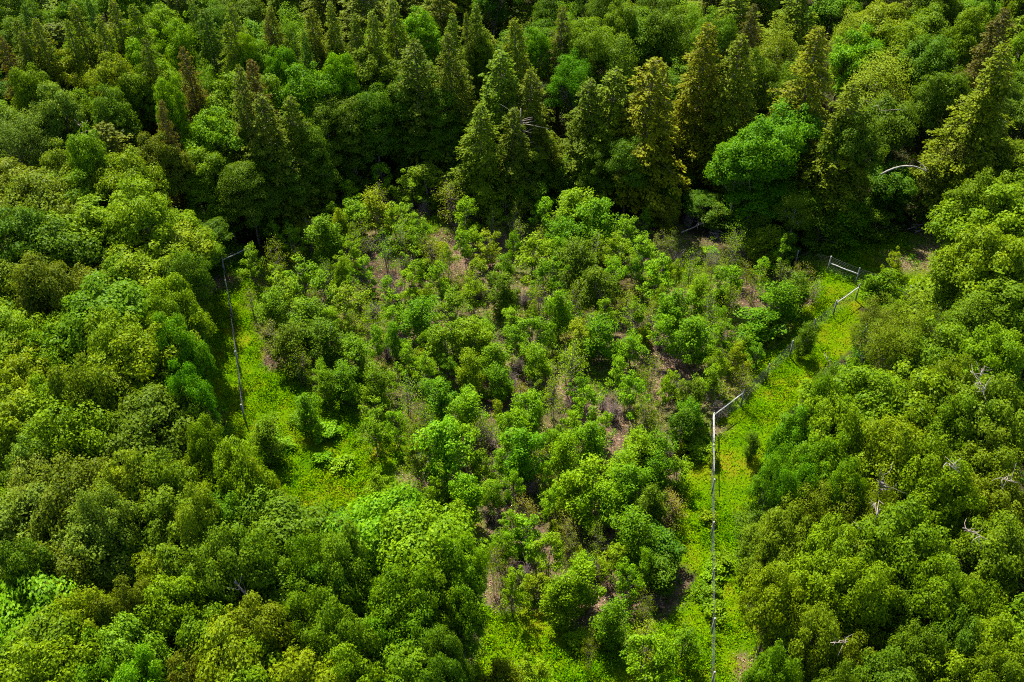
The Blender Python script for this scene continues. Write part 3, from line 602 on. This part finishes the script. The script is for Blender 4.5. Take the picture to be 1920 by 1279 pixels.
# bare snag against the dark hemlocks
rg = np.random.default_rng(5); A = np.array(gp(979, 262, 10)); base = np.array([A[0], A[1], float(tz(A[0], A[1]))])
top = np.array(gp(975, 222, 14.5)); top[:2] = A[:2] + [-.2, .3]
L_ = [(limb(base * 0, top - base, rg, 10, .01), .20, .06)]
for k in range(16):
    q = rg.uniform(.60, .98); s = (top - base) * q; a = rg.uniform(-2.9, .6); L_.append((limb(s, s + np.array([cos(a) * 1.9, sin(a) * 1.6, rg.uniform(-.2, 1.3)]) * rg.uniform(.5, 1.1), rg, 5, .15), .05, .02))
L_.append((limb((top - base) * .85, (top - base) * .85 + [3.6, -1, -.2], rg, 6, .08), .06, .02)); L_.append((limb((top - base) * .9, (top - base) * .9 + [-2.6, -.6, 2.4], rg, 6, .05), .05, .02))
snag = dead('dead_tree', M_DEAD, tuple(base), L_, 'bare bleached snag with tangled side branches before the dark conifers', 'dead tree')
# bare boughs and leaning trunks showing among the crowns on the right
for p0, p1, h0, h1, r0, r1, m_, tw, lab, nm in [
    ((1650, 955), (1630, 1010), 19, 13, .10, .05, M_PALE, 8, 'pale bare bough hanging among yellowish crowns below the tall dark trunk', 'dead_bough'),
    ((1651, 880), (1646, 940), 19, 14, .03, .12, M_BARK, 5, 'tall dark trunk showing above the pale hanging bough', 'bare_tree'),
    ((1735, 925), (1720, 1018), 16, 7, .06, .26, M_BARK, 6, 'thick brown trunk leaning into the deep shade in the woods', 'bare_tree'),
    ((1788, 985), (1765, 1025), 14, 9, .04, .14, M_BARK, 6, 'thinner brown trunk just right of the thick leaning one', 'bare_tree'),
    ((1833, 740), (1838, 700), 16, 19.5, .09, .03, M_PALE, 8, 'grey bare branch fork above the crowns near the right edge', 'dead_bough'),
    ((1838, 740), (1850, 722), 16.5, 18.5, .07, .03, M_PALE, 5, 'small pale twig fork just below the grey branch fork', 'dead_bough'),
    ((1800, 886), (1780, 870), 19.5, 20.5, .07, .03, M_PALE, 6, 'pale twigs poking from a yellowish crown above the shaded hollow', 'dead_bough'),
    ((1905, 905), (1880, 898), 19.5, 20, .06, .03, M_PALE, 5, 'pale dead twig crossing a golden crown at the right edge', 'dead_bough'),
    ((1850, 1012), (1805, 990), 17, 18.5, .07, .03, M_PALE, 5, 'thin pale bough lying over the foliage right of the leaning trunks', 'dead_bough'),
    ((1557, 1205), (1590, 1203), 18, 18.5, .06, .02, M_PALE, 4, 'small pale twig in the crowns near the bottom right woods', 'dead_bough'),
    ((1650, 628), (1612, 645), 5.5, 4.8, .08, .05, M_PALE, 3, 'pale broken pole leaning in the bushes below the timber brace', 'dead_bough'),
    ((1546, 665), (1560, 690), 6, 5, .05, .03, M_PALE, 2, 'short pale stick standing in the bushes by the right fence', 'dead_bough'),
    ((440, 1000 + 90), (462, 1115), 16, 15, .12, .08, M_BARK, 4, 'dark bare limb exposed between the lower left crowns', 'dead_bough'),
    ((140, 165 + 60), (172, 252), 15, 12, .08, .04, M_PALE, 5, 'grey bare branches in a gap near the left edge of the far woods', 'dead_bough'),
    ((1690, 205), (1650, 208), 15, 16, .07, .03, M_PALE, 2, 'thin curved pale branch high in the dark broadleaf at upper right', 'dead_bough')]:
    if m_ is M_PALE: m_ = M_DEAD; r0 *= .5; r1 *= .5
    log_px(p0, p1, h0, h1, r0, r1, lab, name=nm, mat=m_, cat={'dead_bough': 'dead bough', 'bare_tree': 'bare tree'}[nm], twigs=tw)

# ------------------------------------------------------------------ the deer fence
def fence(label, runs, rails, braces, hgt=2.4, post_h=2.6, step=5.5, name='wire_fence'):
    root = bpy.data.objects.new(name, None); C.objects.link(root); A = gp(*runs[0], 0); root.location = A
    tag(root, label, 'fence'); A = np.array(A)
    P = [np.array(gp(*r, 0)) for r in runs]; posts = []; rgf = random.Random(4)
    wm = Tubes()
    for a, b in zip(P[:-1], P[1:]):
        L = np.linalg.norm(b - a); n = max(1, round(L / step))
        for i in range(n): posts.append((a + (b - a) * i / n, i == 0))
        m_ = max(3, int(L / 2)); q = a + (b - a) * np.linspace(0, 1, m_)[:, None]; q[:, 2] = tz(q[:, 0], q[:, 1])
        for k in range(12):
            l = q.copy(); l[:, 2] += .1 + hgt * k / 11 - .03 * np.sin(np.linspace(0, 3.14 * n, m_)) ** 2; wm.add(l - A, .005 if k not in (0, 11) else .008, 3)
        for i in range(int(L / .3)):
            c = a + (b - a) * (i * .3 / L); c[2] = float(tz(c[0], c[1])); wm.add(np.array([c + [0, 0, .1], c + [0, 0, hgt * .5], c + [0, 0, .1 + hgt]]) - A, .004, 3)
    posts.append((P[-1], True))
    obj('wire_mesh', wm.mesh('wire_mesh', M_WIRE, False), root)
    for c, corner in posts:
        tb = Tubes(); r = .10 if corner else .065; z = float(tz(c[0], c[1])); tilt = rgf.gauss(0, .03)
        tb.add(np.array([[0, 0, -.3], [tilt * .4, 0, 1.0], [tilt, 0, post_h], [tilt, 0, post_h + .03]]), [r, r, r * .92, r * .6], 10)
        obj('post', tb.mesh('post', M_POST), root, tuple(np.array([c[0], c[1], z]) - A))
    for a, b, r, mt in rails + braces:
        tb = Tubes(); a = np.array(a); b = np.array(b); d = (b - a); q = a + d * np.linspace(0, 1, 6)[:, None]; q[:, 2] += .03 * np.sin(np.linspace(0, 9, 6))
        tb.add(q - A, np.linspace(r, r * .85, 6), 8); obj('rail', tb.mesh('rail', mt), root)
    return root
def G(px, py, h): return gp(px, py, h)
def base(px, py, h):   # ground pixel -> point h above it
    x, y, z = gp(px, py, 0); return (x, y, z + h)
# left fence: corner post at the shaded top, short timber brace to the right, long run towards the viewer
fence('long wire fence down the left grassy strip, with a silver top brace in the shade', [(470, 490), (422, 513), (437, 600), (448, 690), (460, 790)],
      [(base(470, 490, 2.1), base(422, 513, 2.1), .07, M_SILVER), (base(422, 513, 2.1), base(424, 527, 2.1), .09, M_SILVER)], [], step=4)
fence('wire fence at the far right corner, silver rail running behind the bushes', [(1490, 500), (1551, 511), (1604, 533), (1700, 566)],
      [(base(1551, 511, 1.5), base(1604, 533, 1.6), .09, M_SILVER), (base(1640, 552, 2.0), base(1700, 566, 1.2), .06, M_SILVER), (base(1650, 553, 2.7), base(1702, 566, 1.5), .05, M_SILVER)], [], name='wire_fence')
fence('right hand wire fence running down the yellow grass, with timber braces', [(1604, 563), (1561, 594), (1480, 670), (1389, 763), (1333, 806), (1334, 930), (1333, 1010), (1334, 1190), (1333, 1290), (1333, 1400)],
      [(base(1604, 563, 2.1), base(1561, 594, 2.1), .07, M_SILVER), (base(1389, 763, 2.2), base(1333, 806, 2.2), .07, M_SILVER), (base(1333, 806, 2.5), base(1333.5, 860, 2.5), .09, M_POST), (base(1333.5, 850, 2.35), base(1334, 912, 2.3), .065, M_SILVER)], [], name='wire_fence')


# ------------------------------------------------------------------ labels: what each plant looks like and where it stands among the landmarks
MARKS = [('bare snag', 975, 240), ('deadfall logs', 1320, 410), ('shaded fence corner', 420, 485), ('long fence lower end', 458, 775), ('pale arched trunk', 1695, 318), ('far timber brace', 1585, 560),
         ('lower timber brace', 1365, 757), ('heavy top rail', 1335, 860), ('lowest fence posts', 1335, 1170), ('pale hanging bough', 1640, 985), ('thick leaning trunk', 1725, 975), ('reddish brush pile', 1740, 420),
         ('sunny tan patch', 1770, 488), ('yellow leafed saplings', 190, 1150), ('grey branch fork', 1835, 720)]
SPECIAL = {(1052, 20): ('reddish brown conifer', 'brown pointed conifer standing alone among fresh green broadleaf crowns'), (1885, 72): ('great golden conifer', 'broad golden olive conifer with ragged tiers at the far edge of the woods'),
 (1488, 196): ('big emerald tree', 'largest emerald round tree overlooking the far fence corner'), (1662, 10): ('lime yellow tree', 'broad lime yellow crown catching the sun on the far horizon side'),
 (397, 215): ('tall vivid tree', 'tall vivid green tree standing out beside dark pointed conifers'), (122, 582): ('sulphur yellow crown', 'sulphur yellow-green crown topping the woods beside the long fence'),
 (212, 872): ('pale feathery crown', 'broad pale green feathery crown above the low lime canopy'), (62, 1105): ('low lime canopy', 'widest of the low lime crowns in the sunny hollow'),
 (1522, 872): ('fresh emerald tree', 'fresh emerald layered tree leaning over the yellow grass beside the fence'), (1562, 1062): ('broad golden crown', 'broadest golden-green crown in the lower woods beside the fence'),
 (712, 292): ('narrow upright sapling', 'narrow upright young tree poking above the back of the clearing'), (1130, 590): ('round emerald sapling', 'round dense emerald young tree above a patch of bare tan litter'),
 (1170, 840): ('broad bright sapling', 'broad bright green young tree by the lower end of the clearing'), (830, 800): ('wide dense sapling', 'wide dense bright young tree over purple-brown brush'),
 (1430, 540): ('spreading edge sapling', 'spreading emerald young tree casting shade onto the yellow grass'),
 (1540, 50): ('tall golden conifer', 'tall golden olive conifer rising between grey-green broadleaf crowns'), (780, 72): ('dark twin conifer', 'massive dark olive conifer at the back of the clearing'),
 (846, 1010): ('bright woodland corner tree', 'bright round crown at the inner corner of the lower woods'), (20, 398): ('dark edge crown', 'dark green round crown half cut off by the frame, above olive crowns'),
 (1200, 950): ('lower emerald sapling', 'tall emerald young tree beside the yellow grass of the lower clearing'), (610, 408): ('dark leafy sapling', 'dark leafy round young tree in the far corner of the clearing'), (700, 680): ('mid clearing sapling', 'dense mid green young tree beside pale litter in the clearing')}
SHAPE = {'B': 'rounded', 'L': 'layered', 'A': 'airy', 'C': 'pointed', 'S': 'open', 'T': 'sparse', 'D': 'dense', 'H': 'low', 'N': 'leafless', 'U': 'bushy'}
WORDN = {'broadleaf_tree': 'broadleaf tree', 'conifer_tree': 'conifer', 'young_tree': 'young tree', 'shrub': 'leafy shrub', 'bare_shrub': 'grey-brown shrub', 'understory_tree': 'understory tree'}
ORD = 'first second third fourth fifth sixth seventh eighth ninth tenth eleventh twelfth thirteenth fourteenth fifteenth sixteenth seventeenth eighteenth nineteenth twentieth'.split() + ['twenty-' + w for w in 'first second third fourth fifth sixth seventh eighth ninth'.split()] + ['thirtieth'] + ['thirty-' + w for w in 'first second third fourth fifth sixth seventh eighth ninth'.split()]
MARKS += [(v[0], k[0], k[1] + 15) for k, v in SPECIAL.items()]
def size_word(q):
    lim = {'B': (88, 118), 'L': (88, 118), 'A': (72, 100), 'C': (55, 85), 'S': (55, 75), 'T': (55, 75), 'U': (50, 75), 'D': (60, 85), 'H': (45, 58), 'N': (0, 999)}[q['kind']]
    return 'small ' if q['w'] < lim[0] else 'large ' if q['w'] > lim[1] else ''
vis = reg; best = {}
for mi, (mn, mx, my) in enumerate(MARKS):
    g = {}
    for q in vis:
        dx, dy = q['px'] - mx, q['py'] + 15 - my
        for key in (('beyond', 'nearer than')[dy > 0],): g.setdefault((q['kind'], q['col'], size_word(q), key), []).append((math.hypot(dx, dy), id(q), q))
    for k, l in g.items():
        for r, (d, _, q) in enumerate(sorted(l, key=lambda t: t[:2])):
            if d > 1: best.setdefault(id(q), []).append((r * 90 + d, r, mn, k[3]))
GRP = {'understory_tree': 'low trees along the edge of the woods', 'broadleaf_tree': 'broadleaf trees of the surrounding woods', 'conifer_tree': 'conifers of the surrounding woods', 'young_tree': 'young trees in and round the fenced clearing', 'shrub': 'shrubs on the grassy ground', 'bare_shrub': 'bare brush in the clearing'}
for q in vis:
    cat = {'understory_tree': 'tree', 'broadleaf_tree': 'tree', 'conifer_tree': 'conifer', 'young_tree': 'young tree', 'shrub': 'shrub', 'bare_shrub': 'bare shrub'}[q['name']]
    if (q['px'], q['py']) in SPECIAL: tag(q['o'], SPECIAL[(q['px'], q['py'])][1], cat, GRP[q['name']]); continue
    s_, r, mn, sec = min(t for t in best[id(q)] if t[1] < len(ORD))
    cw = PAL[q['col']][0] + ' ' if q['col'] else ''
    tag(q['o'], f"{size_word(q)}{SHAPE[q['kind']]} {cw}{WORDN[q['name']]}, {ORD[r]} such {sec} the {mn}", cat, GRP[q['name']])
